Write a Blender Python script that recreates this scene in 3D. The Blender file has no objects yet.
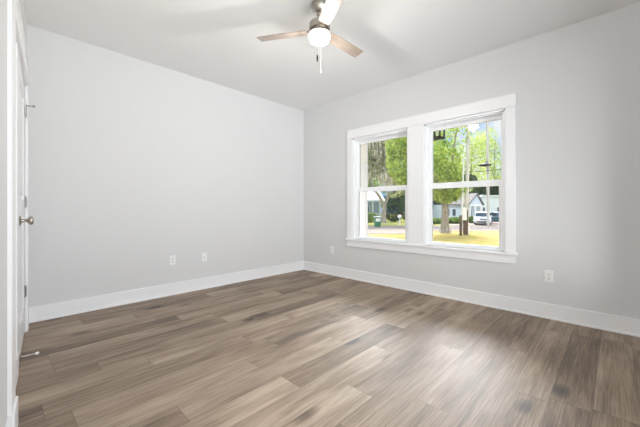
import bpy, bmesh, math, random
from mathutils import Vector, Matrix, noise
S = bpy.context.scene
COL = S.collection
PI = math.pi

# ------------------------------------------------------------------ camera
FPX, HZ, YAW = 305.6248, 208.7445, 0.7665
CAM = Vector((-3.6226, -3.8789, 1.0487))
cd = bpy.data.cameras.new('camera'); cam = bpy.data.objects.new('camera', cd); COL.objects.link(cam)
cd.sensor_width = 36; cd.lens = 36 * FPX / 640; cd.shift_y = -(213.5 - HZ) / 640
cd.clip_start = 0.02; cd.clip_end = 500
cam.location = CAM; cam.rotation_euler = (PI / 2, 0, YAW - PI / 2)
S.camera = cam

# ------------------------------------------------------------------ sky
W = bpy.data.worlds.new('sky'); S.world = W; W.use_nodes = True
wn, wl = W.node_tree.nodes, W.node_tree.links
bg = wn['Background']
tc = wn.new('ShaderNodeTexCoord'); nz = wn.new('ShaderNodeTexNoise'); rp = wn.new('ShaderNodeValToRGB')
nz.inputs['Scale'].default_value = 7; nz.inputs['Detail'].default_value = 6
rp.color_ramp.elements[0].position = .42; rp.color_ramp.elements[0].color = (.30, .55, 1, 1)
rp.color_ramp.elements[1].position = .62; rp.color_ramp.elements[1].color = (.95, .97, 1, 1)
wl.new(tc.outputs['Generated'], nz.inputs['Vector']); wl.new(nz.outputs['Fac'], rp.inputs['Fac'])
 
def wmath(op, a, b=None):
    q = wn.new('ShaderNodeMath'); q.operation = op
    for i, v in enumerate((a, b)):
        if v is None: continue
        if isinstance(v, (int, float)): q.inputs[i].default_value = v
        else: wl.new(v, q.inputs[i])
    return q.outputs[0]
def wstep(v, a, b_):
    q = wn.new('ShaderNodeMapRange'); q.interpolation_type = 'SMOOTHSTEP'
    q.inputs[1].default_value = a; q.inputs[2].default_value = b_; wl.new(v, q.inputs[0]); return q.outputs[0]
# unseen bright glow added high over the street side for the floor sheen
dt = wn.new('ShaderNodeVectorMath'); dt.operation = 'DOT_PRODUCT'; wl.new(tc.outputs['Generated'], dt.inputs[0]); dt.inputs[1].default_value = Vector((.66, .47, .60)).normalized()
sz = wn.new('ShaderNodeSeparateXYZ'); wl.new(tc.outputs['Generated'], sz.inputs[0])
added_glow = wmath('MULTIPLY', wstep(dt.outputs['Value'], .86, .95), wstep(sz.outputs[2], .29, .36))
SKY, GLOW_GAIN = .95, 48.0
wm = wn.new('ShaderNodeMix'); wm.data_type = 'RGBA'; wl.new(added_glow, wm.inputs['Factor']); wl.new(rp.outputs['Color'], wm.inputs['A']); wm.inputs['B'].default_value = (.97, .98, 1, 1)
wl.new(wm.outputs['Result'], bg.inputs['Color'])
wl.new(wmath('ADD', wmath('MULTIPLY', added_glow, GLOW_GAIN), SKY), bg.inputs['Strength'])

# ------------------------------------------------------------------ sun, fill lamps added behind and beside the camera
sd = bpy.data.lights.new('sun', 'SUN'); sd.energy = 2.1; sd.angle = .01; sd.color = (1, .95, .86)
so = bpy.data.objects.new('sun', sd); COL.objects.link(so)
so.rotation_euler = Vector((.62, .38, -.72)).to_track_quat('-Z', 'Y').to_euler()
ad = bpy.data.lights.new('back_fill', 'AREA'); ad.shape = 'RECTANGLE'; ad.size = 3.1; ad.size_y = 2.2; ad.energy = 185; ad.color = (.98, .99, 1)
ao = bpy.data.objects.new('back_fill', ad); COL.objects.link(ao)
ao.location = (-2.3, -5.0, .85); ao.rotation_euler = (PI / 2, 0, 0)     # unseen fill lamp outside the wall, shining +Y
ao.rotation_euler = Vector((.25, 1, .42)).to_track_quat('-Z', 'Y').to_euler()
hd = bpy.data.lights.new('side_fill', 'AREA'); hd.shape = 'RECTANGLE'; hd.size = 1.0; hd.size_y = 1.9; hd.energy = 26; hd.color = (.97, .985, 1)
ho = bpy.data.objects.new('side_fill', hd); COL.objects.link(ho)         # unseen fill lamp, added beyond the made-up doorway
ho.location = (-4.15, -3.62, 1.15); ho.rotation_euler = Vector((1, .06, -.05)).to_track_quat('-Z', 'Y').to_euler()
FAN_W = 23.0
S.view_settings.view_transform = 'Standard'; S.view_settings.look = 'None'
S.view_settings.exposure = 0.11; S.view_settings.gamma = 1.0; S.view_settings.use_curve_mapping = False
S.cycles.use_denoising = True
S.cycles.max_bounces = 10; S.cycles.diffuse_bounces = 7; S.cycles.transparent_max_bounces = 12
S.cycles.caustics_reflective = False; S.cycles.caustics_refractive = False

# ------------------------------------------------------------------ helpers
def lin(c):
    return tuple(((v / 255) / 12.92 if v / 255 <= .04045 else ((v / 255 + .055) / 1.055) ** 2.4) for v in c) + (1,)
FW = Vector((math.cos(YAW), math.sin(YAW), 0)); RT = Vector((math.sin(YAW), -math.cos(YAW), 0))
def D(px, py, dep):
    v = CAM + dep * (FW + (px - 320) / FPX * RT); return Vector((v.x, v.y, CAM.z - dep * (py - HZ) / FPX))
GZ = -1.1
def G(px, dep, z=GZ):
    v = CAM + dep * (FW + (px - 320) / FPX * RT); return Vector((v.x, v.y, z))
def gdep(py, z=GZ): return (CAM.z - z) * FPX / (py - HZ)

def mat(name, rgb, rough=.5, metal=0, spec=.5, noise_amt=0, nscale=8, bump=0, rgb2=None, stretch=None, coat=0):
    m = bpy.data.materials.new(name); m.use_nodes = True
    n, l = m.node_tree.nodes, m.node_tree.links
    p = n['Principled BSDF']; p.inputs['Roughness'].default_value = rough; p.inputs['Metallic'].default_value = metal
    p.inputs['Specular IOR Level'].default_value = spec; p.inputs['Base Color'].default_value = lin(rgb)
    p.inputs['Coat Weight'].default_value = coat
    if rgb2 or noise_amt or bump:
        t = n.new('ShaderNodeTexCoord'); mp = n.new('ShaderNodeMapping'); nt = n.new('ShaderNodeTexNoise')
        if stretch: mp.inputs['Scale'].default_value = stretch
        nt.inputs['Scale'].default_value = nscale; nt.inputs['Detail'].default_value = 5
        l.new(t.outputs['Object'], mp.inputs['Vector']); l.new(mp.outputs['Vector'], nt.inputs['Vector'])
        r = n.new('ShaderNodeValToRGB')
        a = lin(rgb); b = lin(rgb2) if rgb2 else tuple(v * (1 - noise_amt) for v in a[:3]) + (1,)
        r.color_ramp.elements[0].position = .35; r.color_ramp.elements[1].position = .65
        r.color_ramp.elements[0].color = b; r.color_ramp.elements[1].color = a
        l.new(nt.outputs['Fac'], r.inputs['Fac']); l.new(r.outputs['Color'], p.inputs['Base Color'])
        if bump:
            bp = n.new('ShaderNodeBump'); bp.inputs['Strength'].default_value = bump; bp.inputs['Distance'].default_value = .01
            l.new(nt.outputs['Fac'], bp.inputs['Height']); l.new(bp.outputs['Normal'], p.inputs['Normal'])
    return m

class MB:
    def __init__(s): s.b = bmesh.new()
    def box(s, x0, x1, y0, y1, z0, z1, T=None):
        vs = [s.b.verts.new((x, y, z)) for x in (x0, x1) for y in (y0, y1) for z in (z0, z1)]
        for f in ((0, 1, 3, 2), (4, 6, 7, 5), (0, 4, 5, 1), (2, 3, 7, 6), (0, 2, 6, 4), (1, 5, 7, 3)):
            s.b.faces.new([vs[i] for i in f])
        if T:
            for v in vs: v.co = T(v.co)
        return s
    def tube(s, pts, r, seg=10, cap=True):
        pts = [Vector(p) for p in pts]; n = len(pts); rr = r if isinstance(r, (list, tuple)) else [r] * n
        rings = []
        for i, p in enumerate(pts):
            d = (pts[min(i + 1, n - 1)] - pts[max(i - 1, 0)]).normalized()
            u = d.cross(Vector((0, 0, 1)) if abs(d.z) < .95 else Vector((1, 0, 0))).normalized(); w = d.cross(u)
            rings.append([s.b.verts.new(p + rr[i] * (math.cos(2 * PI * k / seg) * u + math.sin(2 * PI * k / seg) * w)) for k in range(seg)])
        for a, b in zip(rings, rings[1:]):
            for k in range(seg): s.b.faces.new((a[k], a[(k + 1) % seg], b[(k + 1) % seg], b[k]))
        if cap:
            s.b.faces.new(rings[0][::-1]); s.b.faces.new(rings[-1])
        return s
    def lathe(s, prof, o=(0, 0, 0), axis='Z', seg=32):
        o = Vector(o); rings = []
        for r, h in prof:
            ring = []
            for k in range(seg):
                c, q = r * math.cos(2 * PI * k / seg), r * math.sin(2 * PI * k / seg)
                ring.append(s.b.verts.new(o + (Vector((c, q, h)) if axis == 'Z' else Vector((h, c, q)) if axis == 'X' else Vector((c, h, q)))))
            rings.append(ring)
        for a, b in zip(rings, rings[1:]):
            for k in range(seg): s.b.faces.new((a[k], a[(k + 1) % seg], b[(k + 1) % seg], b[k]))
        s.b.faces.new(rings[0]); s.b.faces.new(rings[-1][::-1])
        return s
    def prism(s, poly, h0, h1, T):           # poly 2d, extruded h0..h1, T(u, v, h) -> xyz
        a = [s.b.verts.new(T(u, v, h0)) for u, v in poly]; b = [s.b.verts.new(T(u, v, h1)) for u, v in poly]
        s.b.faces.new(a[::-1]); s.b.faces.new(b); n = len(poly)
        for i in range(n): s.b.faces.new((a[i], a[(i + 1) % n], b[(i + 1) % n], b[i]))
        return s
    def obj(s, name, m, parent=None, bevel=0, smooth=False, loc=None):
        bmesh.ops.recalc_face_normals(s.b, faces=s.b.faces)
        me = bpy.data.meshes.new(name); s.b.to_mesh(me); s.b.free()
        if smooth:
            for p in me.polygons: p.use_smooth = True
        me.materials.append(m)
        o = bpy.data.objects.new(name, me); COL.objects.link(o)
        if loc is not None: o.location = loc
        if parent: o.parent = parent
        if bevel:
            bv = o.modifiers.new('bevel', 'BEVEL'); bv.width = bevel; bv.segments = 2; bv.limit_method = 'ANGLE'
        if smooth:
            try:
                ns = o.modifiers.new('edges', 'EDGE_SPLIT'); ns.split_angle = math.radians(40)
            except Exception: pass
        return o

def tag(o, label, cat, group=None, kind=None):
    o['label'] = label; o['category'] = cat
    if group: o['group'] = group
    if kind: o['kind'] = kind
    return o
def empty(name, loc, rz=0):
    o = bpy.data.objects.new(name, None); COL.objects.link(o); o.location = loc; o.rotation_euler = (0, 0, rz); return o
def plabel(o, t): o['label'] = t; return o

# ------------------------------------------------------------------ materials
M_wall = mat('wall_paint', (217, 217, 217), .7, bump=.03, nscale=180, noise_amt=.0, spec=.3)
M_ceil = mat('ceiling_paint', (236, 236, 235), .85, spec=.2)
M_trim = mat('trim_paint', (240, 240, 241), .35)
M_vinyl = mat('window_vinyl', (247, 248, 249), .35)
M_nickel = mat('brushed_nickel', (176, 168, 158), .32, 1)
M_steel = mat('satin_steel', (150, 150, 150), .35, 1)
M_white_plastic = mat('white_plastic', (236, 236, 234), .4)
M_slot = mat('dark_slot', (95, 95, 95), .6)
M_rubber = mat('white_rubber', (235, 235, 232), .6)
M_black = mat('black_metal', (26, 25, 24), .7, spec=.2)

def floor_mat():
    m = bpy.data.materials.new('oak_plank'); m.use_nodes = True
    n, l = m.node_tree.nodes, m.node_tree.links; p = n['Principled BSDF']
    def math_(op, a, b=None, c=None):
        q = n.new('ShaderNodeMath'); q.operation = op
        for i, v in enumerate((a, b, c)):
            if v is None: continue
            if isinstance(v, (int, float)): q.inputs[i].default_value = v
            else: l.new(v, q.inputs[i])
        return q.outputs[0]
    g = n.new('ShaderNodeTexCoord'); sx = n.new('ShaderNodeSeparateXYZ'); l.new(g.outputs['Object'], sx.inputs[0])
    x, y = sx.outputs[0], sx.outputs[1]
    row_f = math_('DIVIDE', math_('ADD', y, .06), .178); row = math_('FLOOR', row_f)
    w1 = n.new('ShaderNodeTexWhiteNoise'); w1.noise_dimensions = '1D'; l.new(row, w1.inputs['W'])
    col_f = math_('ADD', math_('DIVIDE', x, 1.22), math_('MULTIPLY', w1.outputs['Value'], 7.3)); colm = math_('FLOOR', col_f)
    cv = n.new('ShaderNodeCombineXYZ'); l.new(row, cv.inputs[0]); l.new(colm, cv.inputs[1])
    w2 = n.new('ShaderNodeTexWhiteNoise'); w2.noise_dimensions = '2D'; l.new(cv.outputs[0], w2.inputs['Vector'])
    idv = w2.outputs['Value']
    # grain coordinates: stretched along x, shifted per plank
    def coords(sxv, syv):
        c = n.new('ShaderNodeCombineXYZ')
        l.new(math_('ADD', math_('MULTIPLY', x, sxv), math_('MULTIPLY', idv, 37.0)), c.inputs[0])
        l.new(math_('MULTIPLY', y, syv), c.inputs[1]); l.new(math_('MULTIPLY', idv, 19.0), c.inputs[2]); return c.outputs[0]
    def noi(vec, scale, detail, dist=0):
        t = n.new('ShaderNodeTexNoise'); t.inputs['Scale'].default_value = scale; t.inputs['Detail'].default_value = detail
        t.inputs['Distortion'].default_value = dist; l.new(vec, t.inputs['Vector']); return t.outputs['Fac']
    g1 = noi(coords(1.3, 17), 1.0, 5, .6)       # broad cathedral streaks
    g2 = noi(coords(5.0, 150), 1.0, 7, .3)       # fine fibres
    g3 = noi(coords(1.6, 5.0), 1.0, 3, .4)      # cloudy patches
    vo = n.new('ShaderNodeTexVoronoi'); vo.inputs['Scale'].default_value = 1.0; l.new(coords(2.0, 4.2), vo.inputs['Vector'])
    vsep = n.new('ShaderNodeSeparateColor'); l.new(vo.outputs['Color'], vsep.inputs[0])
    knot = n.new('ShaderNodeMapRange'); knot.inputs[1].default_value = .03; knot.inputs[2].default_value = .22; knot.inputs[3].default_value = 1; knot.inputs[4].default_value = 0
    l.new(vo.outputs['Distance'], knot.inputs[0])
    t = math_('ADD', math_('MULTIPLY', math_('SUBTRACT', g1, .5), .75), math_('MULTIPLY', math_('SUBTRACT', g2, .5), .85))
    t = math_('ADD', t, math_('MULTIPLY', math_('SUBTRACT', g3, .5), .75))
    t = math_('ADD', t, math_('MULTIPLY', math_('SUBTRACT', idv, .5), .36))
    t = math_('ADD', t, .5)
    t = math_('SUBTRACT', t, math_('MULTIPLY', knot.outputs[0], math_('MULTIPLY', math_('GREATER_THAN', vsep.outputs[0], .35), .6)))
    r = n.new('ShaderNodeValToRGB'); e = r.color_ramp.elements
    e[0].position = 0; e[0].color = lin((62, 49, 38)); e[1].position = 1; e[1].color = lin((190, 171, 150))
    k = e.new(.35); k.color = lin((117, 98, 80)); k = e.new(.62); k.color = lin((154, 134, 114))
    l.new(t, r.inputs['Fac'])
    # joints
    fy = math_('FRACT', row_f); fx = math_('FRACT', col_f)
    ey = math_('MINIMUM', fy, math_('SUBTRACT', 1.0, fy)); ex = math_('MINIMUM', fx, math_('SUBTRACT', 1.0, fx))
    j = math_('MAXIMUM', math_('LESS_THAN', ey, .010), math_('LESS_THAN', ex, .0016))
    mx = n.new('ShaderNodeMix'); mx.data_type = 'RGBA'; l.new(math_('MULTIPLY', j, .45), mx.inputs['Factor'])
    l.new(r.outputs['Color'], mx.inputs['A']); mx.inputs['B'].default_value = lin((66, 54, 44))
    l.new(mx.outputs['Result'], p.inputs['Base Color'])
    rr = math_('ADD', .54, math_('MULTIPLY', g2, .08)); l.new(rr, p.inputs['Roughness'])
    p.inputs['Specular IOR Level'].default_value = .9
    bp = n.new('ShaderNodeBump'); bp.inputs['Strength'].default_value = .12; bp.inputs['Distance'].default_value = .002
    l.new(g2, bp.inputs['Height']); l.new(bp.outputs['Normal'], p.inputs['Normal'])
    return m
M_floor = floor_mat()

def glass_mat():
    m = bpy.data.materials.new('window_glass'); m.use_nodes = True
    n, l = m.node_tree.nodes, m.node_tree.links; n.remove(n['Principled BSDF'])
    o = n['Material Output']; t = n.new('ShaderNodeBsdfTransparent'); g = n.new('ShaderNodeBsdfGlossy'); f = n.new('ShaderNodeFresnel'); x = n.new('ShaderNodeMixShader')
    g.inputs['Roughness'].default_value = .0; f.inputs['IOR'].default_value = 1.5; t.inputs['Color'].default_value = (.97, .98, .975, 1)
    l.new(f.outputs[0], x.inputs[0]); l.new(t.outputs[0], x.inputs[1]); l.new(g.outputs[0], x.inputs[2]); l.new(x.outputs[0], o.inputs['Surface'])
    return m
M_glass = glass_mat()

# ------------------------------------------------------------------ room shell
H = 2.74
YF = -4.25
tag(MB().box(-5.4, .14, YF - .45, .14, -.12, 0).obj('floor', M_floor), 'brown oak plank floor running across the whole empty room', 'floor', kind='structure')
tag(MB().box(-5.4, .14, YF - .45, .14, H, H + .14).obj('ceiling', M_ceil), 'plain white ceiling above the fan', 'ceiling', kind='structure')
tag(MB().box(-5.4, .14, 0, .14, 0, H).obj('wall_back', M_wall), 'pale grey long wall without windows, left of the corner', 'wall', kind='structure')

L0, L1, R0, R1 = -1.068, -1.972, -2.187, -3.067     # window openings along the window wall
WZ0, WZ1 = .600, 2.092
b = MB().box(0, .14, YF - .14, .0, 0, WZ0).box(0, .14, YF - .14, .0, WZ1, H)
b.box(0, .14, L0, 0, WZ0, WZ1).box(0, .14, R0, L1, WZ0, WZ1).box(0, .14, YF - .14, R1, WZ0, WZ1)
tag(b.obj('wall_right', M_wall), 'pale grey wall holding the pair of windows', 'wall', kind='structure')

# wall behind the camera with a window opening added for the fill lamp
BX0, BX1, BZ0, BZ1 = -3.30, -.20, .25, 2.45
b = MB().box(-4.2, .0, YF - .14, YF, 0, BZ0).box(-4.2, .0, YF - .14, YF, BZ1, H).box(-4.2, BX0, YF - .14, YF, BZ0, BZ1).box(BX1, .0, YF - .14, YF, BZ0, BZ1)
tag(b.obj('wall_front', M_wall), 'pale grey wall behind the viewer with a wide window added for fill light', 'wall', kind='structure')

# left wall runs at a slight angle; (s along the wall from the corner, n into the room)
AL = math.radians(4.9); CP = Vector((-3.468, 0, 0)); US = Vector((-math.sin(AL), -math.cos(AL), 0)); UN = Vector((math.cos(AL), -math.sin(AL), 0))
def C(s, n, z): return CP + s * US + n * UN + Vector((0, 0, z))
def TC(v): return C(v[0], v[1], v[2])
DS0, DS1, DZ = .285, 1.075, 2.085
b = MB()
for bx in ((-.02, DS0, -.14, 0, 0, H), (DS1, 1.97, -.14, 0, 0, H), (1.97, 3.08, -.14, .028, 0, H), (3.08, 4.12, -.14, 0, DZ, H), (4.12, 4.4, -.14, 0, 0, H), (-.02, 4.6, -1.5, -1.4, 0, H), (2.5, 2.6, -1.4, -.14, 0, H), (4.5, 4.6, -1.4, -.14, 0, H), (DS0, DS1, -.14, 0, DZ, H)): b.box(*bx, T=TC)  # includes a made-up doorway and hall shell, added for the side fill lamp
tag(b.obj('wall_left', M_wall), 'pale grey wall holding the white door at the far left', 'wall', kind='structure')

# baseboards: flat board with a thin shoe strip
BH, BT = .142, .016
def base(name, label, boxes, T=None):
    b = MB()
    for bx in boxes: b.box(*bx, T=T)
    return tag(b.obj(name, M_trim, bevel=.003), label, 'baseboard', kind='structure')
base('baseboard_back', 'tall white baseboard along the long windowless wall', [(-3.46, 0, -BT, 0, 0, BH), (-3.46, -BT, -BT - .012, -BT, 0, .018)])
base('baseboard_right', 'tall white baseboard below the pair of windows', [(-BT, 0, YF, 0, 0, BH), (-BT - .012, -BT, YF, -BT, 0, .018)])
base('baseboard_front', 'white baseboard on the wall behind the viewer', [(-3.7, 0, YF, YF + BT, 0, BH)])
base('baseboard_left', 'white baseboard on the door wall beside the casing', [(.0, .19, 0, BT, 0, BH), (1.17, 1.80, 0, BT, 0, BH), (1.97, 3.0, .028, .028 + BT, 0, BH)], TC)

# ------------------------------------------------------------------ window trim
CT = .02
tag(MB().box(-.026, 0, -3.163, -.976, WZ1, 2.218).box(-.034, 0, -3.168, -.971, 2.218, 2.226).obj('trim_1', M_trim, bevel=.003), 'wide flat white header board across the top of both windows', 'trim', kind='structure')
tag(MB().box(-CT, 0, L0, -.977, WZ0, WZ1).obj('trim_2', M_trim, bevel=.003), 'narrow white side casing left of the left window', 'trim', kind='structure')
tag(MB().box(-CT, 0, R0, L1, WZ0, WZ1).obj('trim_3', M_trim, bevel=.003), 'wide white flat board between the two windows', 'trim', kind='structure')
tag(MB().box(-CT, 0, -3.157, R1, WZ0, WZ1).obj('trim_4', M_trim, bevel=.003), 'white side casing right of the right window', 'trim', kind='structure')
tag(MB().box(-.045, .02, -3.175, -.962, WZ0 - .024, WZ0).obj('trim_5', M_trim, bevel=.004), 'long white window stool under both windows', 'trim', kind='structure')
tag(MB().box(-CT, 0, -3.157, -.977, .487, WZ0 - .024).obj('trim_6', M_trim, bevel=.003), 'white apron board below the window stool', 'trim', kind='structure')

def window(name, label, y0, y1):             # y0 > y1 ; single hung vinyl window
    b = MB(); j = .022
    b.box(.0, .14, y0 - j, y0, WZ0, WZ1).box(.0, .14, y1, y1 + j, WZ0, WZ1).box(.0, .14, y1, y0, WZ1 - j, WZ1).box(.021, .14, y1, y0, WZ0, WZ0 + .012)
    root = tag(b.obj(name, M_vinyl, bevel=.002), label, 'window', kind='structure')
    a0, a1 = y0 - j, y1 + j
    # stops on the jambs
    MB().box(.026, .040, a0 - .014, a0, WZ0 + .012, WZ1 - j).box(.026, .040, a1, a1 + .014, WZ0 + .012, WZ1 - j).box(.026, .040, a1, a0, WZ1 - j - .014, WZ1 - j).obj('window_stop', M_vinyl, root, bevel=.002)
    def sash(nm, x, t, za, zb, st, bot, top, hole=None):
        q = MB(); q.box(x, x + t, a0 - st, a0, za, zb).box(x, x + t, a1, a1 + st, za, zb).box(x, x + t, a1 + st, a0 - st, za, za + bot).box(x, x + t, a1 + st, a0 - st, zb - top, zb)
        o = q.obj(nm, M_vinyl, root, bevel=.004)
        MB().box(x + t * .5 - .003, x + t * .5 + .003, a1 + st - .004, a0 - st + .004, za + bot - .004, zb - top + .004).obj('pane', M_glass, o)
        return o
    sash('upper_sash', .086, .034, 1.325, WZ1 - j, .040, .040, .058)
    lo = sash('lower_sash', .044, .034, WZ0 + .012, 1.345, .052, .030, .052)
    ym = (y0 + y1) / 2
    MB().box(.048, .076, ym - .03, ym + .03, 1.345, 1.353).box(.052, .07, ym - .008, ym + .022, 1.353, 1.366).obj('sash_lock', M_vinyl, root, bevel=.002)
    return root
window('window_1', 'left single hung window showing the mossy oak and green bin', L0, L1)
window('window_2', 'right single hung window showing the cottage and parked cars', R0, R1)
b = MB(); f = .07  # made-up window, added so the back fill lamp can shine in
b.box(BX0, BX0 + f, YF - .12, YF + .01, BZ0, BZ1).box(BX1 - f, BX1, YF - .12, YF + .01, BZ0, BZ1).box(BX0, BX1, YF - .12, YF + .01, BZ0, BZ0 + f).box(BX0, BX1, YF - .12, YF + .01, BZ1 - f, BZ1).box((BX0 + BX1) / 2 - .03, (BX0 + BX1) / 2 + .03, YF - .12, YF, BZ0, BZ1)
w3 = tag(b.obj('added_window', M_vinyl), 'wide white framed window added behind the viewer for fill light', 'window', kind='structure')
MB().box(BX0 + f, BX1 - f, YF - .07, YF - .064, BZ0 + f, BZ1 - f).obj('pane', M_glass, w3)

# ------------------------------------------------------------------ door on the left wall
AJ = math.radians(.8)                        # the door stands a finger's width ajar
def TD(v):
    q = v[0] - DS0; return C(DS0 + q * math.cos(AJ) - v[1] * math.sin(AJ), q * math.sin(AJ) + v[1] * math.cos(AJ), v[2])
def panel_door():
    b = MB(); z0, z1 = .012, DZ - .004; s0, s1 = DS0 + .003, DS1 - .003; n0, n1 = -.038, -.002; st = .115
    rails = [(z0, .24), (.98, 1.12), (z1 - .13, z1)]
    b.box(s0, s0 + st, n0, n1, z0, z1, T=TD).box(s1 - st, s1, n0, n1, z0, z1, T=TD)
    for a, c in rails: b.box(s0 + st, s1 - st, n0, n1, a, c, T=TD)
    for a, c in ((.24, .98), (1.12, z1 - .13)):
        b.box(s0 + st, s1 - st, n0, n1 - .012, a, c, T=TD); b.box(s0 + st + .035, s1 - st - .035, n0, n1 - .005, a + .035, c - .035, T=TD)
    return b.obj('door_1', M_trim, bevel=.002)
door = tag(panel_door(), 'white two panel door with nickel knob on the left wall', 'door', kind='structure')
for i, z in enumerate((.35, 1.105, 1.87)):
    b = MB().tube([C(DS0 - .002, .0, z - .045), C(DS0 - .002, .0, z + .045)], .011, 10).tube([C(DS0 - .002, .0, z - .051), C(DS0 - .002, .0, z + .051)], .004, 8)
    b.box(DS0 + .003, DS0 + .028, -.002, -.0005, z - .045, z + .045, T=TC)
    hg = b.obj('door_hinge', M_steel, door)
    if i == 2:
        q = MB().tube([C(DS0 - .002, 0, z + .051), C(DS0 - .002, 0, z + .058)], .011, 10)
        q.tube([C(DS0, .0, z + .055), C(DS0 + .01, .052, z + .055)], .004, 8).tube([C(DS0 - .002, .0, z + .055), C(DS0 - .04, .02, z + .055)], .004, 8)
        q.tube([C(DS0 + .01, .050, z + .055), C(DS0 + .013, .064, z + .055)], .009, 10)
        q.obj('hinge_pin_stop', M_steel, hg)
def lathe_n(prof, s, z, seg=24):             # turned shape standing out of the door along n
    b = MB(); b.lathe(prof, seg=seg)
    for v in b.b.verts: v.co = TD((s + v.co.x, v.co.z + .0125, z + v.co.y))
    return b
KS, KZ = DS1 - .065, .968
kn = lathe_n([(.0001, .008), (.011, .008), (.011, .02), (.014, .026), (.024, .031), (.028, .038), (.0285, .046), (.025, .053), (.016, .057), (.0001, .058)], KS, KZ).obj('door_knob', M_nickel, door, smooth=True)
lathe_n([(.0001, -.0145), (.033, -.0145), (.033, -.009), (.028, -.005), (.014, -.003), (.012, .008), (.0001, .008)], KS, KZ).obj('knob_rose', M_nickel, kn, smooth=True)
SS, SZ = DS1 - .06, .055
b = lathe_n([(.0001, -.0145), (.017, -.0145), (.017, -.010), (.008, -.004), (.0055, .0), (.0055, .066), (.0001, .067)], SS, SZ, 16)
st = b.obj('door_stop', M_nickel, door, smooth=True)
plabel(lathe_n([(.0001, .064), (.0085, .065), (.0095, .074), (.0085, .084), (.0001, .085)], SS, SZ, 16).obj('bumper_tip', M_rubber, st, smooth=True), 'white rubber tip')
# door jamb and casing
b = MB().box(DS0 - .016, DS0, -.13, -.001, 0, DZ, T=TC).box(DS1, DS1 + .016, -.13, -.001, 0, DZ, T=TC).box(DS0, DS1, -.13, -.001, DZ, DZ + .014, T=TC)
b.box(DS0, DS0 + .012, -.10, -.052, 0, DZ, T=TC).box(DS1 - .012, DS1, -.10, -.052, 0, DZ, T=TC)
tag(b.obj('trim_7', M_trim), 'white jamb lining around the door', 'trim', kind='structure')
tag(MB().box(DS0 - .10, DS0 - .010, 0, CT, 0, DZ + .01, T=TC).obj('trim_8', M_trim, bevel=.003), 'white door casing on the hinge side next to the corner', 'trim', kind='structure')
tag(MB().box(DS1 + .010, DS1 + .10, 0, .010, 0, DZ + .01, T=TC).obj('trim_9', M_trim, bevel=.003), 'white door casing on the knob side', 'trim', kind='structure')
tag(MB().box(DS0 - .115, 1.80, 0, CT + .006, DZ + .01, DZ + .135, T=TC).box(DS0 - .12, 1.80, 0, CT + .014, DZ + .135, DZ + .143, T=TC).obj('trim_10', M_trim, bevel=.003), 'flat white header board above the door', 'trim', kind='structure')

tag(MB().box(1.80, 1.97, 0, .043, 0, H, T=TC).box(1.795, 1.975, 0, .052, 0, BH, T=TC).obj('trim_11', M_trim, bevel=.002), 'white upright corner board on the door wall at the left picture edge', 'trim', kind='structure')

tag(MB().box(3.0, 3.08, .028, .045, 0, DZ, T=TC).box(4.12, 4.2, 0, .02, 0, DZ, T=TC).box(2.98, 4.22, 0, .026, DZ, DZ + .12, T=TC).obj('trim_12', M_trim, bevel=.002), 'white casing round the doorway added beside the viewer for fill light', 'trim', kind='structure')  # casing of the made-up doorway that lets the side fill in

# ------------------------------------------------------------------ wall plates
def plate(name, loc, rz, label, cat, kind):
    r = empty(name, loc, rz); tag(r, label, cat, 'wall plates')      # local: plate in xz, facing -y
    MB().box(-.035, .035, -.006, 0, -.057, .057).obj('cover_plate', M_white_plastic, r, bevel=.003)
    if kind == 'duplex':
        for dz in (-.0195, .0195):
            rc = MB().lathe([(.0001, -.009), (.0165, -.009), (.0165, -.005), (.0001, -.005)], (0, 0, dz), 'Y', 20).obj('receptacle', M_white_plastic, r, bevel=0)
            MB().box(-.0085, -.0055, -.0096, -.0088, dz - .004, dz + .006).box(.0055, .0085, -.0096, -.0088, dz - .004, dz + .006).box(-.0025, .0025, -.0096, -.0088, dz - .0105, dz - .006).obj('slots', M_slot, rc)
        MB().lathe([(.0001, -.0075), (.003, -.0075), (.003, -.005), (.0001, -.005)], (0, 0, 0), 'Y', 10).obj('screw', M_steel, r)
    elif kind == 'jack':
        for dz in (-.041, .041): MB().lathe([(.0001, -.0075), (.003, -.0075), (.003, -.005), (.0001, -.005)], (0, 0, dz), 'Y', 10).obj('screw', M_white_plastic, r)
        MB().lathe([(.0001, -.013), (.0045, -.013), (.0045, -.005), (.0001, -.005)], (0, 0, 0), 'Y', 12).obj('jack', M_steel, r)
    else:
        MB().box(-.006, .006, -.016, -.005, -.005, .014).obj('toggle', M_white_plastic, r, bevel=.002)
        for dz in (-.03, .03): MB().lathe([(.0001, -.0075), (.003, -.0075), (.003, -.005), (.0001, -.005)], (0, 0, dz), 'Y', 10).obj('screw', M_white_plastic, r)
    return r
plate('wall_outlet', (-2.187, 0, .420), 0, 'white duplex outlet low on the long windowless wall, left of the jack plate', 'outlet', 'duplex')
plate('jack_plate', (-1.787, 0, .415), 0, 'white cable jack plate low on the long windowless wall, right of an outlet', 'wall plate', 'jack')
plate('wall_outlet', (0, -3.43, .404), -PI / 2, 'white duplex outlet on the window wall, right of the windows', 'outlet', 'duplex')
plate('jack_plate', (0, -.66, .396), -PI / 2, 'white wall plate below left of the windows near the room corner', 'wall plate', 'jack')
plate('light_switch', C(1.38, 0, 1.13), PI / 2 - AL, 'white toggle light switch on the wall beside the door knob', 'light switch', 'toggle')

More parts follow.
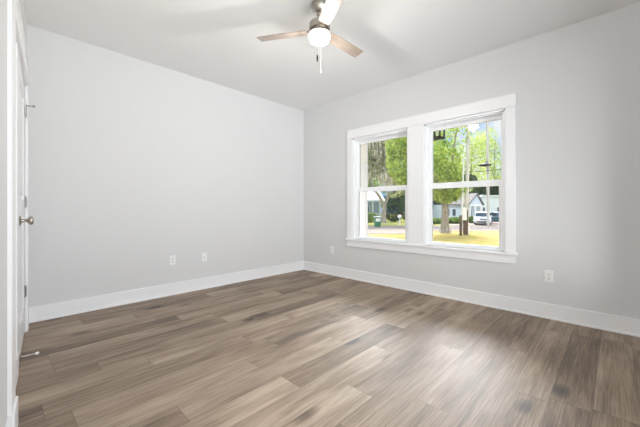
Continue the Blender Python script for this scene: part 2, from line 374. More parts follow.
# ------------------------------------------------------------------ ceiling fan
HX, HY = -1.806, -2.125; ZB = 2.520
M_blade = mat('blade_oak', (168, 154, 143), .42, rgb2=(140, 126, 115), nscale=3, stretch=(2, 30, 1))
fan = tag(empty('ceiling_fan', (HX, HY, H)), 'three blade ceiling fan with a lit white globe hanging from the ceiling', 'ceiling fan')
dz = -H
MB().lathe([(.0001, H), (.066, H), (.066, H - .012), (.060, H - .03), (.050, H - .05), (.036, H - .066), (.026, H - .074), (.0001, H - .074)], (0, 0, dz)).obj('canopy', M_nickel, fan, smooth=True)
b = MB().lathe([(.0001, H - .070), (.020, H - .072), (.026, H - .080), (.027, H - .088), (.022, H - .098), (.013, H - .104), (.0125, H - .16), (.0001, H - .16)], (0, 0, dz)); b.obj('downrod', M_nickel, fan, smooth=True)
MB().lathe([(.0001, 2.605), (.024, 2.605), (.030, 2.598), (.070, 2.590), (.084, 2.578), (.086, 2.535), (.084, 2.523), (.0001, 2.523)], (0, 0, dz)).obj('motor_housing', M_nickel, fan, smooth=True)
MB().lathe([(.0001, 2.523), (.070, 2.523), (.070, 2.507), (.083, 2.505), (.085, 2.500), (.085, 2.488), (.0001, 2.488)], (0, 0, dz)).obj('light_collar', M_nickel, fan, smooth=True)
mg = bpy.data.materials.new('lit_opal_glass'); mg.use_nodes = True
pb = mg.node_tree.nodes['Principled BSDF']; pb.inputs['Base Color'].default_value = (.9, .9, .88, 1); pb.inputs['Emission Color'].default_value = (1, .93, .84, 1); pb.inputs['Emission Strength'].default_value = 26.0
gp = [(.083, 2.488), (.085, 2.478), (.085, 2.462), (.082, 2.446), (.073, 2.431), (.058, 2.422), (.034, 2.417), (.0001, 2.416)]
globe = MB().lathe([(.0001, 2.488)] + gp, (0, 0, dz)).obj('globe', mg, fan, smooth=True)
plabel(globe, 'glowing white glass globe')
for k in range(3):
    a = 2 * PI * k / 3; pitch = math.radians(-12)
    def TB(v, a=a):
        x, y, z = v; y2 = y * math.cos(pitch) - z * math.sin(pitch); z2 = y * math.sin(pitch) + z * math.cos(pitch)
        return Vector((x * math.cos(a) - y2 * math.sin(a), x * math.sin(a) + y2 * math.cos(a), z2 + ZB - H))
    b = MB(); prof = [(.115, .044), (.16, .049), (.25, .052), (.40, .053), (.52, .053), (.541, .051)]
    poly = [(x, w) for x, w in prof] + [(x, -w) for x, w in prof[::-1]]
    b.prism(poly, -.003, .003, lambda u, v, h: TB((u, v, h)))
    bl = b.obj('blade', M_blade, fan)
    q = MB(); q.box(.070, .135, -.022, .022, .003, .007, T=TB).box(.125, .175, -.036, .036, .003, .006, T=TB)
    for dy in (-.022, .022): q.tube([TB((.155, dy, -.006)), TB((.155, dy, .007))], .005, 8)
    q.obj('blade_bracket', M_nickel, bl)
b = MB(); cx, cy = .012, -.005
b.tube([(cx + .0, cy + .090, 2.482 - H), (cx, cy + .094, 2.40 - H)], .0012, 6)
off = D(320.6, 50, 2.5) - Vector((HX, HY, 0)); rx, ry = -.060 * FW.x + .006 * RT.x, -.060 * FW.y + .006 * RT.y
rx *= 1.58; ry *= 1.58
pc = MB().tube([(rx, ry, 2.49 - H), (rx, ry, 2.16 - H)], .0032, 8).obj('pull_chain', M_white_plastic, fan)
MB().lathe([(.0001, 2.165), (.004, 2.163), (.007, 2.145), (.0065, 2.125), (.0001, 2.122)], (rx, ry, dz), seg=12).obj('chain_fob', M_white_plastic, pc, smooth=True)
qx, qy = rx - .028 * RT.x, ry - .028 * RT.y
pc = MB().tube([(qx, qy, 2.49 - H), (qx, qy, 2.27 - H)], .0009, 6).obj('pull_chain', M_nickel, fan)
MB().lathe([(.0001, 2.272), (.004, 2.270), (.006, 2.255), (.005, 2.222), (.0001, 2.220)], (qx, qy, dz), seg=12).obj('chain_fob', M_black, pc, smooth=True)
b.b.free()
# the bulbs' light: leaves the globe all round
for nm, loc, e in (('fan_bulb', (HX, HY, 2.395), FAN_W),):
    pd = bpy.data.lights.new(nm, 'POINT'); pd.energy = e; pd.color = (1, .97, .94); pd.shadow_soft_size = .02
    po = bpy.data.objects.new(nm, pd); COL.objects.link(po); po.location = loc

# ================================================================== outdoors
def yawed(p, ang): return math.atan2(FW.y, FW.x) + ang
M_lawn = mat('dry_lawn', (132, 130, 70), 1, spec=0, rgb2=(176, 150, 100), nscale=1.6, bump=0)
M_grass = mat('far_grass', (104, 116, 60), 1, spec=0, rgb2=(142, 132, 82), nscale=.3)
M_road = mat('asphalt', (112, 105, 101), 1, spec=0, noise_amt=.1, nscale=2)
M_walk = mat('pale_concrete', (140, 126, 117), 1, spec=0, noise_amt=.08, nscale=1)
RZ = YAW - PI / 2       # local frame: x to the right of the view, y away from it
def Tout(v):
    p = CAM + v[0] * RT + v[1] * FW; return Vector((p.x, p.y, v[2]))
tag(MB().box(-30, 60, 6.0, 130, GZ - .3, GZ, T=Tout).obj('lawn', M_lawn), 'yellow dry lawn in front of the house', 'lawn', kind='structure')
tag(MB().box(-30, 60, 38.6, 130, GZ - .1, GZ + .02, T=Tout).obj('grass_verge', M_grass), 'green grass beyond the street', 'grass', kind='structure')
tag(MB().box(-30, 60, 31.0, 38.6, GZ - .1, GZ + .03, T=Tout).obj('road', M_road), 'grey street running past the lawn', 'road', kind='structure')
b = MB().box(-30, 60, 29.0, 31.0, GZ - .1, GZ + .04, T=Tout).box(1.5, 8.2, 25.8, 29.0, GZ - .1, GZ + .04, T=Tout)
tag(b.obj('sidewalk', M_walk), 'pale concrete walk between the lawn and the street', 'sidewalk', kind='structure')
tag(MB().box(17.0, 30, 38.4, 52, GZ - .1, GZ + .05, T=Tout).obj('driveway', M_walk), 'pale driveway under the two parked cars', 'driveway', kind='structure')
tag(MB().box(0.14, 2.6, YF - 1, 2, 2.80, 2.92).obj('porch_ceiling', M_trim), 'white porch ceiling outside the pair of windows', 'ceiling', kind='structure')

tag(MB().box(.14, 2.6, YF - 1, 2, GZ, -.10).obj('porch_floor', M_walk), 'concrete porch floor outside the pair of windows', 'porch floor', kind='structure')
pp = D(363.6, 200, 5.74); b = MB().box(-.055, .055, -.055, .055, -.10, 2.80).box(-.075, .075, -.075, .075, -.10, .57).box(-.075, .075, -.075, .075, 2.66, 2.80)
tag(b.obj('porch_column', M_trim, loc=(pp.x, pp.y, 0)), 'slim white porch column outside at the left edge of the left window', 'column', kind='structure')

# foliage ----------------------------------------------------------
def leafmat(name, a, b_, sc=.9):
    m = bpy.data.materials.new(name); m.use_nodes = True; n, l = m.node_tree.nodes, m.node_tree.links
    n.remove(n['Principled BSDF']); o = n['Material Output']
    g = n.new('ShaderNodeTexCoord'); t = n.new('ShaderNodeTexNoise'); r = n.new('ShaderNodeValToRGB')
    t.inputs['Scale'].default_value = sc; t.inputs['Detail'].default_value = 8
    r.color_ramp.elements[0].position = .36; r.color_ramp.elements[1].position = .64
    r.color_ramp.elements[0].color = lin(a); r.color_ramp.elements[1].color = lin(b_)
    d = n.new('ShaderNodeBsdfDiffuse'); tr = n.new('ShaderNodeBsdfTranslucent'); mx = n.new('ShaderNodeMixShader'); mx.inputs[0].default_value = .22
    l.new(g.outputs['Object'], t.inputs['Vector']); l.new(t.outputs['Fac'], r.inputs['Fac'])
    l.new(r.outputs['Color'], d.inputs['Color']); l.new(r.outputs['Color'], tr.inputs['Color'])
    l.new(d.outputs[0], mx.inputs[1]); l.new(tr.outputs[0], mx.inputs[2]); l.new(mx.outputs[0], o.inputs['Surface'])
    return m
M_leaf_bright = leafmat('bright_leaves', (104, 138, 44), (196, 208, 112), 2.5)
M_leaf_mid = leafmat('mid_leaves', (84, 118, 52), (168, 188, 106), 1.2)
M_leaf_dark = leafmat('dark_leaves', (34, 58, 34), (72, 98, 54), .6)
M_leaf_yellow = leafmat('yellow_leaves', (140, 164, 70), (226, 228, 150), 1.0)
M_leaf_oak = leafmat('oak_leaves', (96, 106, 62), (186, 190, 140), 1.6)
M_moss = leafmat('grey_moss', (150, 144, 122), (232, 226, 206), 2.5)
M_bark = mat('grey_bark', (172, 164, 152), .95, rgb2=(122, 114, 104), nscale=3, stretch=(3, 3, .6))
M_bark_dark = mat('brown_bark', (104, 88, 74), .95, rgb2=(70, 58, 48), nscale=3, stretch=(3, 3, .6))

def leaves(b, rng, c, rad, n, size, hang=False):
    c = Vector(c)
    for _ in range(n):
        while True:
            p = Vector((rng.uniform(-1, 1), rng.uniform(-1, 1), rng.uniform(-1, 1)))
            if p.length <= 1: break
        p = p.normalized() * (p.length ** .6) if p.length > 0 else p
        q = c + Vector((p.x * rad[0], p.y * rad[1], p.z * rad[2])); s = size * rng.uniform(.6, 1.4)
        if hang:
            a = rng.uniform(0, PI); u = Vector((math.cos(a), math.sin(a), 0)) * s * .22; v = Vector((rng.uniform(-.1, .1), rng.uniform(-.1, .1), -1)) * s * 1.6
            vs = [q - u, q + u, q + u * .3 + v, q - u * .3 + v]
        else:
            u = Vector((rng.gauss(0, 1), rng.gauss(0, 1), rng.gauss(0, 1))).normalized(); v = u.orthogonal().normalized()
            v = (Matrix.Rotation(rng.uniform(0, 6.28), 3, u) @ v) * s * .5; w = u.cross(v)
            vs = [q - v, q + w * .55, q + v, q - w * .55]
        b.b.faces.new([b.b.verts.new(t) for t in vs])

def tree(name, label, base, trunk, clusters, leaf_m, bark, seed, size, group, cat='tree', moss=None, local_view=True):
    """trunk: list of (points, radii) in (right, away, up) offsets; clusters: (centre, radii, n)."""
    rng = random.Random(seed)
    r = tag(empty(name, base, RZ), label, cat, group)
    b = MB()
    for pts, rad in trunk: b.tube(pts, rad, 9)
    b.obj('trunk', bark, r, smooth=True)
    b = MB()
    for c, rad, n in clusters: leaves(b, rng, c, rad, n, size)
    b.obj('foliage', leaf_m, r)
    if moss:
        b = MB()
        for c, rad, n in moss: leaves(b, rng, c, rad, n, size * 1.25, True)
        b.obj('hanging_moss', M_moss, r)
    return r

# street tree at the left of the right window (crown spreads over both windows)
d = 27.6; bp = G(444.6, d); k = d / FPX
def loc(px, py, dd, bpx, bd, away=0): return ((px - bpx) / FPX * bd, away, CAM.z - (py - HZ) / FPX * bd - GZ)
def LT(px, py, aw=0): return loc(px, py, 0, 444.6, 27.6, aw)
tree('street_tree', 'leafy green street tree with thick grey trunk on the lawn, left in the right window', bp,
     [([(0, 0, -.1), (0, 0, .25), (.02, 0, .9), (.05, 0, 2.2), (.0, .1, 3.4)], [.66, .44, .33, .30, .26]),
      ([(0, .1, 3.3), (-.7, .3, 5.2), (-1.6, .5, 7.5), (-2.2, .5, 9.3)], [.22, .16, .10, .04]),
      ([(0, .1, 3.3), (.5, 0, 5.0), (.7, -.3, 7.6), (1.1, -.3, 10)], [.2, .14, .09, .03]),
      ([(-.4, .2, 4.4), (-2.0, .2, 5.6), (-3.6, .4, 6.8)], [.14, .10, .03]),
      ([(-.02, 0, 3.0), (.8, .3, 3.6), (1.6, .5, 4.4)], [.12, .08, .02])],
     [(LT(441, 176), (1.5, 1.6, 1.7), 1500), (LT(452, 188, -.3), (1.0, 1.2, 1.1), 700), (LT(440, 192, .3), (1.0, 1.2, .8), 500), (LT(447, 160), (1.2, 1.4, 1.2), 520), (LT(437, 150, .4), (1.0, 1.2, 1.0), 330), (LT(456, 170, .5), (.9, 1.2, 1.0), 420),
      (LT(455, 150), (.7, 1, .7), 130), (LT(446, 128), (1.3, 1.2, .8), 320), (LT(458, 135), (1.0, 1.2, .9), 150), (LT(458, 190, .4), (.8, 1, .9), 320), (LT(440, 196, -.6), (.9, .8, .7), 260), (LT(450, 198, .3), (.8, .8, .5), 260),
      (LT(402, 160, .5), (1.3, 1.4, 2.0), 1700), (LT(398, 146, .2), (1.1, 1.3, 1.2), 800), (LT(417, 160, .5), (1.5, 1.5, 2.4), 1200), (LT(405, 180, .2), (1.0, 1, .7), 420), (LT(412, 130, .2), (1.6, 1.5, 1.2), 600)],
     M_leaf_bright, M_bark, 3, .26, 'trees outside the windows')

# mossy oak in the left window
d = 46.; bp = G(383.5, d)
def LO(px, py, aw=0): return loc(px, py, 0, 383.5, 46., aw)
tree('mossy_oak', 'large forked oak hung with grey moss, seen through the left window', bp,
     [([(0, 0, -.1), (0, 0, .4), (.05, 0, 1.6), (.1, 0, 3.0)], [.75, .44, .35, .33]),
      ([(.05, 0, 2.7), (-.6, 0, 4.0), (-1.7, 0, 5.6), (-2.8, .3, 8.6), (-3.1, .3, 12)], [.28, .24, .20, .14, .06]),
      ([(.1, 0, 2.7), (.8, 0, 4.2), (1.4, .2, 6.6), (1.6, .4, 10.5)], [.27, .22, .16, .08]),
      ([(-1.0, 0, 4.7), (-2.4, -.4, 5.0), (-4.2, -.6, 5.6)], [.2, .15, .05]),
      ([(1.1, .1, 5.4), (2.4, .4, 6.4), (3.8, .6, 7.8)], [.18, .13, .05])],
     [(LO(372, 152), (2.6, 2.4, 2.2), 1500), (LO(384, 150, .6), (2.4, 2.4, 2.4), 1500), (LO(376, 158, -2.2), (2.4, 1, 2.0), 420), (LO(368, 168, -.5), (1.6, 2, 1.5), 350), (LO(388, 172), (2.0, 2, 1.8), 500), (LO(394, 190), (2, 2, 1.2), 350), (LO(380, 135), (4, 3, 2), 900), (LO(362, 150), (2, 2, 2), 400)],
     M_leaf_oak, M_bark, 5, .42, 'trees outside the windows',
     moss=[(LO(370, 150, -1.5), (2.2, 1.6, 2.4), 260), (LO(384, 154, -1.5), (2.2, 1.6, 2.4), 260), (LO(368, 170, -1.2), (1.2, 1, 1), 110), (LO(386, 176, -1.2), (1.6, 1, 1.2), 150)])

# trees behind the houses
bgt = [  # px, depth, height, half width, leaf, seed, label
    (366, 74, 14.0, 4.6, M_leaf_mid, 21, 'rounded green tree behind the white porch house in the left window'),
    (398, 72, 9.6, 4.4, M_leaf_dark, 22, 'dark bushy evergreen behind the white mailbox'),
    (440, 72, 18.5, 4.6, M_leaf_mid, 23, 'tall green tree behind the street tree with sky at its top'),
    (458, 78, 11.0, 4.2, M_leaf_dark, 24, 'dark tree rising over the cottage roof between the poles'),
    (472, 84, 22.0, 5.6, M_leaf_yellow, 25, 'pale yellow green tree right of the front utility pole'),
    (480, 68, 7.8, 4.2, M_leaf_dark, 26, 'low dark tree just above the cottage gable'),
    (503, 72, 8.2, 4.4, M_leaf_dark, 27, 'low dark tree behind the pale house at the right'),
    (495, 90, 25.0, 5.4, M_leaf_yellow, 28, 'airy pale green tree at the right edge of the right window'),
    (418, 80, 15.0, 5.2, M_leaf_mid, 29, 'broad green tree hidden behind the board between the windows'),
    (520, 80, 15.0, 4.6, M_leaf_mid, 30, 'green tree at the far right beyond the window edge')]
for px, dd, hh, hw, lm, sd_, lb in bgt:
    rng = random.Random(sd_); cl = []
    dens = .75 if lm is M_leaf_yellow else 1.0
    for i in range(9):
        z = hh * (.28 + .66 * i / 8); w = hw * (1 - .55 * abs(i / 8 - .4)); cl.append(((rng.uniform(-.45, .45) * hw, rng.uniform(-.4, .4) * hw, z), (w * .72, w * .72, hh * .13), int(620 * dens)))
    tree('background_tree', lb, G(px, dd), [([(0, 0, -.1), (.1, 0, hh * .3), (-.1, .2, hh * .6), (.15, 0, hh * .9)], [.42, .32, .2, .06]), ([(.05, 0, hh * .4), (hw * .5, .2, hh * .65)], [.18, .05]), ([(0, .1, hh * .45), (-hw * .5, -.2, hh * .7)], [.18, .05])],
         cl, lm, M_bark_dark if lm is M_leaf_dark else M_bark, sd_, .50, 'trees behind the houses')
# shrubs
def shrub(px, dd, hw, hh, lm, seed, label, depth=.9):
    rng = random.Random(seed); r = tag(empty('shrub', G(px, dd), RZ), label, 'shrub', 'shrubs by the houses')
    b = MB()
    for i in range(5): b.tube([(rng.uniform(-.1, .1), 0, -.05), (rng.uniform(-.6, .6) * hw, rng.uniform(-.3, .3), hh * .7)], [.03, .012], 6)
    b.obj('stem', M_bark_dark, r)
    b = MB(); leaves(b, rng, (0, 0, hh * .52), (hw, depth, hh * .52), int(1500 * hw), .24); b.obj('foliage', lm, r)
shrub(369, 47.5, 1.3, 1.5, M_leaf_mid, 41, 'round green shrub in front of the white porch house, left of the bin')
shrub(394, 49, 1.5, 3.0, M_leaf_dark, 42, 'wide dark shrub behind the white mailbox')
shrub(409, 51, 1.6, 4.2, M_leaf_dark, 43, 'tall dark shrub at the right edge of the left window')
shrub(437.5, 43, 1.4, .75, M_leaf_mid, 44, 'low green hedge left of the street tree trunk')
shrub(456, 43.5, 1.4, .9, M_leaf_mid, 45, 'low green hedge between the street tree trunk and the white box')
shrub(472.5, 45.4, .55, 1.0, M_leaf_mid, 46, 'small green shrub by the cottage porch post')

# houses -------------------------------------------------------------
M_blue = mat('pale_blue_siding', (204, 218, 230), .8, noise_amt=.06, nscale=6, stretch=(.3, .3, 8))
M_whiteh = mat('white_siding', (216, 224, 232), .8, noise_amt=.05, nscale=6, stretch=(.3, .3, 8))
M_roof = mat('grey_shingle', (146, 140, 136), .95, spec=0, noise_amt=.25, nscale=4)
M_pane = mat('dark_window_pane', (74, 88, 104), .15)
def wbox(parent, x0, x1, z0, z1, y, name='house_window'):       # window on a wall facing -y (towards us)
    f = MB().box(x0 - .09, x1 + .09, y - .06, y, z0 - .09, z1 + .09).obj(name, M_trim, parent)
    MB().box(x0, x1, y - .075, y - .055, z0, z1).obj('house_pane', M_pane, f)
# blue cottage: gable end faces us on its right part, long roof running left
dd = 47.; k = dd / FPX
def X(px, o): return (px - o) * k
def Zp(py): return CAM.z - (py - HZ) * k - GZ
o = 466.0; c1 = tag(empty('cottage', G(o, dd), RZ), 'pale blue cottage with grey roof and front gable behind the white car', 'house')
xl, xr = X(449, o), X(481.5, o); ev = Zp(204.5); rg = Zp(196.5); apx = Zp(194.2)
gl, gr_ = X(469.5, o), X(481.5, o)
b = MB().box(xl, xr, 2.4, 8, 0, ev); b.box(gl + .25, gr_, 0.3, 2.5, 0, .25)
b.prism([(gl, ev), (gr_, ev), ((gl + gr_) / 2 + .15, apx)], -.05, 6, lambda u, v, h: Vector((u, h, v)))
b.obj('house_walls', M_blue, c1)
b = MB(); b.prism([(1.9, ev - .05), (5.2, rg + .4), (8.5, ev - .05), (8.5, ev + .14), (5.2, rg + .6), (1.9, ev + .14)], xl - .3, xr - .1, lambda u, v, h: Vector((h, u, v)))
gm = (gl + gr_) / 2 + .15
b.prism([(gl - .3, ev - .12), (gm, apx), (gr_ + .3, ev - .12), (gr_ + .3, ev + .06), (gm, apx + .2), (gl - .3, ev + .06)], -.3, 6.2, lambda u, v, h: Vector((u, h, v)))
b.obj('house_roof', M_roof, c1)
MB().box(gl, gr_, -.1, 1.5, ev - .28, ev).obj('porch_beam', M_trim, c1)
for px in (470.3, 475.2, 481):
    MB().box(X(px, o) - .12, X(px, o) + .12, -.05, .19, 0, ev - .25).obj('porch_post', M_trim, c1)
wbox(c1, X(476.6, o), X(479.3, o), .5, 2.15, 2.4); wbox(c1, X(452, o), X(456, o), 1.0, 2.1, 2.4); wbox(c1, X(459, o), X(462.5, o), 1.0, 2.1, 2.4)
MB().box(X(471.6, o), X(474.2, o), 2.32, 2.41, .2, 2.2).obj('front_door', M_pane, c1)
# white-blue taller block right of the cottage
o = 491.; dd = 57.; k = dd / FPX; c2 = tag(empty('house', G(o, dd), RZ), 'white boxy house to the right of the blue cottage', 'house')
x0, x1 = X(481.5, o), X(500, o); tp = Zp(196.5)
MB().box(x0, x1, 0, 8, 0, tp).obj('house_walls', M_whiteh, c2)
MB().prism([(x0 - .3, tp), (x1 + .3, tp), (x1 - .2, tp + .25), (x0 + .2, tp + .25)], -.3, 8.3, lambda u, v, h: Vector((u, h, v))).obj('house_roof', M_whiteh, c2)
wbox(c2, X(482.6, o), X(484.6, o), 1.2, 2.4, 0); wbox(c2, X(487.4, o), X(488.8, o), 1.3, 2.4, 0); wbox(c2, X(497, o), X(499, o), 1.2, 2.4, 0)
# pale blue house at the left of right window
o = 440.; dd = 54.; k = dd / FPX; c3 = tag(empty('house', G(o, dd), RZ), 'pale blue house with gable roof behind the street tree trunk', 'house')
x0, x1 = X(425, o), X(446, o); ev = Zp(203); rg = Zp(193)
b = MB().box(x0, x1, 0, 8, 0, ev); b.obj('house_walls', M_blue, c3)
MB().prism([(-.5, ev - .1), (4, rg), (8.5, ev - .1), (8.5, ev + .1), (4, rg + .2), (-.5, ev + .1)], x0 - .4, x1 + .4, lambda u, v, h: Vector((h, u, v))).obj('house_roof', M_roof, c3)
wbox(c3, X(434.5, o), X(437.5, o), 1.0, 2.3, 0); wbox(c3, X(441.5, o), X(444, o), 1.0, 2.3, 0)
# white porch house, left window
o = 366.; dd = 54.; k = dd / FPX; c4 = tag(empty('house', G(o, dd), RZ), 'white house with a deep columned porch in the left window', 'house')
x0, x1 = X(345, o), X(382, o); ev = Zp(201.5); rg = Zp(191.5)
MB().box(x0, x1, 2.2, 9, 0, ev).obj('house_walls', mat('house_grey_wall', (150, 162, 176), .8), c4)
MB().prism([(-.6, ev - .1), (4.5, rg), (9.5, ev - .1), (9.5, ev + .25), (4.5, rg + .3), (-.6, ev + .25)], x0 - .4, x1 + .4, lambda u, v, h: Vector((h, u, v))).obj('house_roof', M_whiteh, c4)
MB().box(x0, x1, 0, 2.3, 0, .55).obj('porch_deck', M_whiteh, c4)
for px in (357, 365.5, 372.8, 380): MB().box(X(px, o) - .13, X(px, o) + .13, -.05, .21, .5, ev).obj('porch_column', M_trim, c4)
b = MB()
b.box(x0, x1, .04, .12, 1.25, 1.35).box(x0, x1, .04, .12, .62, .70)
n_ = 60
for i in range(n_): xx = x0 + (x1 - x0) * i / n_; b.box(xx, xx + .05, .05, .11, .6, 1.3)
b.obj('porch_railing', M_trim, c4)
wbox(c4, X(360, o), X(363, o), 1.1, 2.6, 2.2); wbox(c4, X(367.5, o), X(371, o), 1.1, 2.6, 2.2)

# cars ---------------------------------------------------------------
M_tyre = mat('tyre', (34, 34, 36), .85); M_hub = mat('alloy', (180, 182, 186), .35, .8)
M_cglass = mat('car_glass', (52, 66, 78), .1); M_lamp = mat('headlamp', (225, 230, 235), .15); M_grille = mat('grille', (70, 74, 80), .4)
def car(name, label, loc, rz, paint, L, Wd, Hh, plate_m):
    r = tag(empty(name, loc, rz), label, 'car')      # +x is the front
    hw = Wd / 2; zb = .28; zh = Hh * .60
    # lower body: profile swept across the width with tumblehome
    prof = [(-L / 2, zb + .12), (-L / 2 + .06, zb), (L / 2 - .12, zb), (L / 2, zb + .16), (L / 2, zh - .26), (L / 2 - .16, zh - .08), (L * .20, zh + .04), (-L / 2 + .12, zh + .05), (-L / 2, zh - .12)]
    b = MB(); secs = [(-hw, .93), (-hw + .07, 1), (hw - .07, 1), (hw, .93)]; rings = []
    for y, sc in secs:
        cx_, cz_ = 0, (zb + zh) / 2
        rings.append([b.b.verts.new(Vector((cx_ + (u - cx_) * (sc * .5 + .5), y, cz_ + (v - cz_) * sc))) for u, v in prof])
    n = len(prof)
    for a, c in zip(rings, rings[1:]):
        for i in range(n): b.b.faces.new((a[i], a[(i + 1) % n], c[(i + 1) % n], c[i]))
    b.b.faces.new(rings[0]); b.b.faces.new(rings[-1])
    b.obj('car_body', paint, r, bevel=.03)
    # cabin
    def cabin(x0, x1, t0, t1, z0, z1, w0, w1):
        q = MB(); vs = [(x0, -w0, z0), (x1, -w0, z0), (x1, w0, z0), (x0, w0, z0), (t0, -w1, z1), (t1, -w1, z1), (t1, w1, z1), (t0, w1, z1)]
        v = [q.b.verts.new(p) for p in vs]
        for f in ((0, 3, 2, 1), (4, 5, 6, 7), (0, 1, 5, 4), (1, 2, 6, 5), (2, 3, 7, 6), (3, 0, 4, 7)): q.b.faces.new([v[i] for i in f])
        return q
    cabin(-L / 2 + .12, L * .24, -L / 2 + .42, L * .06, zh, Hh - .07, hw - .07, hw - .22).obj('car_windows', M_cglass, r, bevel=.02)
    q = cabin(-L / 2 + .34, L * .08, -L / 2 + .5, L * .02, Hh - .10, Hh, hw - .19, hw - .28)
    for xx in (-L / 2 + .30, -L * .10, L * .14):      # pillars
        for sgn in (-1, 1):
            q.tube([(xx + (.10 if xx > 0 else -.04), sgn * (hw - .065), zh), (xx - .02 if xx > 0 else xx + .02, sgn * (hw - .20), Hh - .08)], .035, 6)
    q.obj('car_roof', paint, r, bevel=.02)
    for sx in (-1, 1):
        for sy in (-1, 1):
            wx = sx * L * .30; q = MB().lathe([(.0001, -.11), (.27, -.11), (.34, -.08), (.34, .08), (.27, .11), (.0001, .11)], (wx, sy * (hw - .09), .34), 'Y', 20).obj('wheel', M_tyre, r)
            MB().lathe([(.0001, -.025), (.20, -.02), (.21, .02), (.0001, .03)], (wx, sy * (hw + .012), .34), 'Y', 14).obj('hubcap', M_hub, q)
    for sy in (-1, 1):
        MB().box(L / 2 - .14, L / 2 + .012, sy * (hw - .30) - .20, sy * (hw - .30) + .20, zh - .30, zh - .14).obj('headlight', M_lamp, r, bevel=.02)
        MB().box(L * .17, L * .21, sy * (hw + .08) - .09, sy * (hw + .08) + .09, zh + .05, zh + .20).obj('wing_mirror', paint, r, bevel=.02)
    MB().box(L / 2 - .05, L / 2 + .02, -hw + .55, hw - .55, zh - .32, zh - .12).obj('grille', M_grille, r)
    MB().box(L / 2 - .1, L / 2 + .015, -hw + .2, hw - .2, zb + .1, zb + .24).obj('bumper_intake', M_grille, r)
    return r
wp = mat('white_paint', (232, 236, 240), .25, coat=.5); tp_ = mat('teal_paint', (70, 100, 108), .25, coat=.5)
car('parked_suv', 'white car parked nose forward on the driveway by the cottage', G(481.8, 41.0, GZ + .05), YAW + PI - math.radians(24), wp, 4.5, 1.85, 1.68, None)
car('parked_car', 'dark teal car parked behind the far pole, right of the white car', G(495.8, 43.0, GZ + .05), YAW + PI + math.radians(28), tp_, 4.4, 1.80, 1.66, None)

# poles --------------------------------------------------------------
M_pole = mat('weathered_pole', (214, 212, 208), .9, rgb2=(180, 176, 170), nscale=2, stretch=(6, 6, .4))
M_ppole = mat('pale_pipe', (222, 223, 222), .6)
M_wood = mat('brown_post_wood', (104, 84, 68), .9, rgb2=(80, 64, 52), nscale=3, stretch=(5, 5, .5))
d = 27.0; pb_ = G(466, d); t = D(469.6, 66, d) - pb_
up = tag(empty('utility_pole', pb_), 'slightly leaning utility pole in front, just right of the white box', 'pole', 'poles along the street')
MB().tube([(0, 0, -.2), t * .5, t], [.17, .145, .12], 12).obj('pole_shaft', M_pole, up, smooth=True)
b = MB().tube([t * .93 + RT * -1.1, t * .93 + RT * 1.1], .06, 8); b.obj('crossarm', M_wood, up)
for s_ in (-1, -.4, .4, 1): MB().lathe([(.0001, 0), (.05, .02), (.03, .1), (.0001, .16)], t * .93 + RT * s_ + Vector((0, 0, .05)), seg=10).obj('insulator', M_whiteh, up)
pb_ = G(461.3, 26.6); t = D(463.6, 160, 26.6) - pb_
gp_ = tag(empty('conduit_pole', pb_), 'slim pale pipe pole standing left of the front utility pole', 'pole', 'poles along the street')
MB().tube([(0, 0, -.2), t], [.085, .07], 10).obj('pole_shaft', M_ppole, gp_, smooth=True)
MB().tube([t, t + Vector((0, 0, .12)), t + RT * .15 + Vector((0, 0, .16)), t + RT * .22 + Vector((0, 0, .05))], .08, 8).obj('weather_head', M_ppole, gp_, smooth=True)
d = 37.4; pb_ = G(488.4, d); t = D(486.8, 70, d) - pb_
fp = tag(empty('utility_pole', pb_), 'far utility pole carrying a dark saucer lamp, in front of the teal car', 'pole', 'poles along the street')
MB().tube([(0, 0, -.2), t * .5, t], [.19, .16, .13], 12).obj('pole_shaft', M_pole, fp, smooth=True)
lp = D(485, 164.6, d - .6) - pb_
arm = MB().tube([Vector((t.x * .45, t.y * .45, lp.z + .35)), Vector((lp.x * .5, lp.y * .5, lp.z + .45)), lp + Vector((0, 0, .2))], .04, 8).obj('lamp_arm', M_black, fp)
plabel(MB().lathe([(.0001, .22), (.12, .20), (.22, .10), (.72, -.02), (.74, -.08), (.5, -.16), (.2, -.22), (.0001, -.24)], lp, seg=24).obj('saucer_lamp', M_black, fp, smooth=True), 'dark saucer shaped street lamp')
# wire slung across past the far pole
a, c = D(440, 172, 37), D(540, 161, 37)
wire = MB().tube([a.lerp(c, i / 16) - Vector((0, 0, .5 * math.sin(PI * i / 16))) for i in range(17)], .035, 6).obj('power_line', M_black)
tag(wire, 'thin dark power line crossing behind the saucer lamp', 'wire')

# white box on brown post, thin stake beside it
d = 25.5; p0 = G(465.6, d)
bx = tag(empty('meter_post', p0, RZ), 'white utility box fixed to a stout brown post on the lawn', 'utility box')
MB().box(-.15, .15, -.14, .14, -.1, Zp(0) * 0 + 2.05).obj('post', M_wood, bx, bevel=.02)
kk = d / FPX
MB().box((460.9 - 465.6) * kk, (465.0 - 465.6) * kk, -.34, -.10, 1.20, 2.05).box((461.4 - 465.6) * kk, (464.3 - 465.6) * kk, -.30, -.12, 2.05, 2.22).obj('box', M_white_plastic, bx, bevel=.03)
MB().tube([((462.4 - 465.6) * kk, -.36, 1.72), ((462.4 - 465.6) * kk, -.44, 1.72)], .09, 14).obj('meter', M_white_plastic, bx)
stp = tag(MB().box(-.075, .075, -.06, .06, -.1, 1.62).obj('wooden_stake', M_wood, loc=G(460.7, 24.6)), 'slim brown wooden stake on the lawn below the white box', 'stake')
stp.rotation_euler = (0, 0, RZ)
q = tag(empty('marker_post', G(468.6, 26.6), RZ), 'short white marker post right of the stout brown post', 'marker post')
MB().box(-.09, .09, -.06, .06, -.1, .62).obj('post', M_white_plastic, q, bevel=.02)
MB().box(-.11, .11, -.08, .08, .62, .70).obj('cap', M_white_plastic, q, bevel=.02)

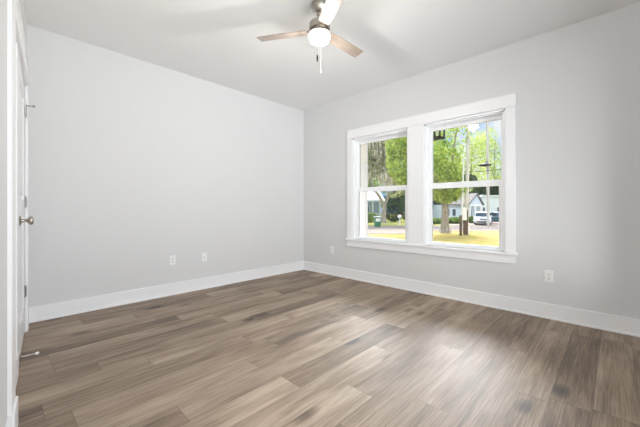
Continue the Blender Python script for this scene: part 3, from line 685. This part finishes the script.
# green bin and mailbox in the left window
M_bin = mat('green_plastic', (30, 120, 84), .4); M_bin2 = mat('dark_green_plastic', (22, 74, 54), .5)
dd = 35.5; bn = tag(empty('wheelie_bin', G(377.4, dd, GZ + .03), RZ), 'green wheeled rubbish bin with pale label at the street edge', 'bin')
b = MB(); lo_, hi_ = .30, .40
vs = [(-lo_, -lo_, .06), (lo_, -lo_, .06), (lo_, lo_, .06), (-lo_, lo_, .06), (-hi_, -hi_, 1.05), (hi_, -hi_, 1.05), (hi_, hi_, 1.05), (-hi_, hi_, 1.05)]
v = [b.b.verts.new(p) for p in vs]
for f_ in ((0, 3, 2, 1), (4, 5, 6, 7), (0, 1, 5, 4), (1, 2, 6, 5), (2, 3, 7, 6), (3, 0, 4, 7)): b.b.faces.new([v[i] for i in f_])
b.obj('bin_body', M_bin, bn, bevel=.03)
MB().prism([(-.44, 1.05), (.46, 1.05), (.46, 1.12), (.1, 1.22), (-.44, 1.14)], -.43, .43, lambda u, w, h: Vector((h, u, w))).obj('bin_lid', M_bin2, bn, bevel=.02)
MB().box(-.26, .26, -.41, -.375, .66, 1.0).obj('bin_label', M_white_plastic, bn)
for sx in (-1, 1): MB().lathe([(.0001, -.03), (.13, -.03), (.13, .03), (.0001, .03)], (sx * .28, .36, .13), 'X', 16).obj('bin_wheel', M_tyre, bn)
dd = 37.; mb_ = tag(empty('mailbox', G(399.6, 38.8, GZ + .02), RZ), 'white mailbox on a white post beside the street', 'mailbox')
MB().box(-.06, .06, -.06, .06, -.1, 1.0).box(-.06, .06, -.34, .2, .90, 1.0).obj('post', M_trim, mb_, bevel=.01)
pr = [(-.17, 1.0), (.17, 1.0), (.17, 1.22)] + [(.17 * math.cos(PI * i / 8), 1.22 + .17 * math.sin(PI * i / 8)) for i in range(1, 8)] + [(-.17, 1.22)]
MB().prism(pr, -.42, .2, lambda u, w, h: Vector((u * 1.25 + h * .35, h, w))).obj('letter_box', M_trim, mb_)
MB().box(.22, .24, -.1, .0, 1.15, 1.45).obj('flag', mat('red_flag', (150, 60, 50), .5), mb_)

# porch lantern just outside the right window
lx, ly = 0.892, -1.965; zt, zb = 2.46, 2.095
ln = tag(empty('porch_lantern', (lx, ly, 2.80), RZ + PI / 4), 'black open frame lantern hanging outside the right window', 'lantern')
h = .075; z0 = zb - 2.80; z1 = zt - 2.80
b = MB()
for sx in (-1, 1):
    for sy in (-1, 1): b.box(sx * h - .010, sx * h + .010, sy * h - .010, sy * h + .010, z0, z1)
for z in (z0, z1 - .02):
    for sgn in (-1, 1): b.box(-h - .01, h + .01, sgn * h - .010, sgn * h + .010, z, z + .022); b.box(sgn * h - .010, sgn * h + .010, -h - .01, h + .01, z, z + .022)
b.box(-h, h, -.012, .012, z0, z0 + .018).box(-.012, .012, -h, h, z0, z0 + .018)
b.obj('lantern_frame', M_black, ln)
cn = MB().lathe([(.0001, z0), (.012, z0 + .018), (.012, z0 + .04), (.0001, z0 + .04)], seg=12).obj('candle_sleeve', M_black, ln)
MB().lathe([(.0001, z0 + .04), (.012, z0 + .055), (.014, z0 + .08), (.006, z0 + .11), (.0001, z0 + .115)], seg=12).obj('bulb', M_whiteh, cn)
b = MB(); vs = [(-h - .02, -h - .02, z1), (h + .02, -h - .02, z1), (h + .02, h + .02, z1), (-h - .02, h + .02, z1), (-.02, -.02, z1 + .08), (.02, -.02, z1 + .08), (.02, .02, z1 + .08), (-.02, .02, z1 + .08)]
v = [b.b.verts.new(p) for p in vs]
for f_ in ((0, 3, 2, 1), (4, 5, 6, 7), (0, 1, 5, 4), (1, 2, 6, 5), (2, 3, 7, 6), (3, 0, 4, 7)): b.b.faces.new([v[i] for i in f_])
b.obj('lantern_cap', M_black, ln)
MB().tube([(0, 0, z1 + .07), (0, 0, 0)], .007, 8).lathe([(.0001, -.02), (.05, -.02), (.05, 0), (.0001, 0)], seg=16).obj('hanging_rod', M_black, ln)
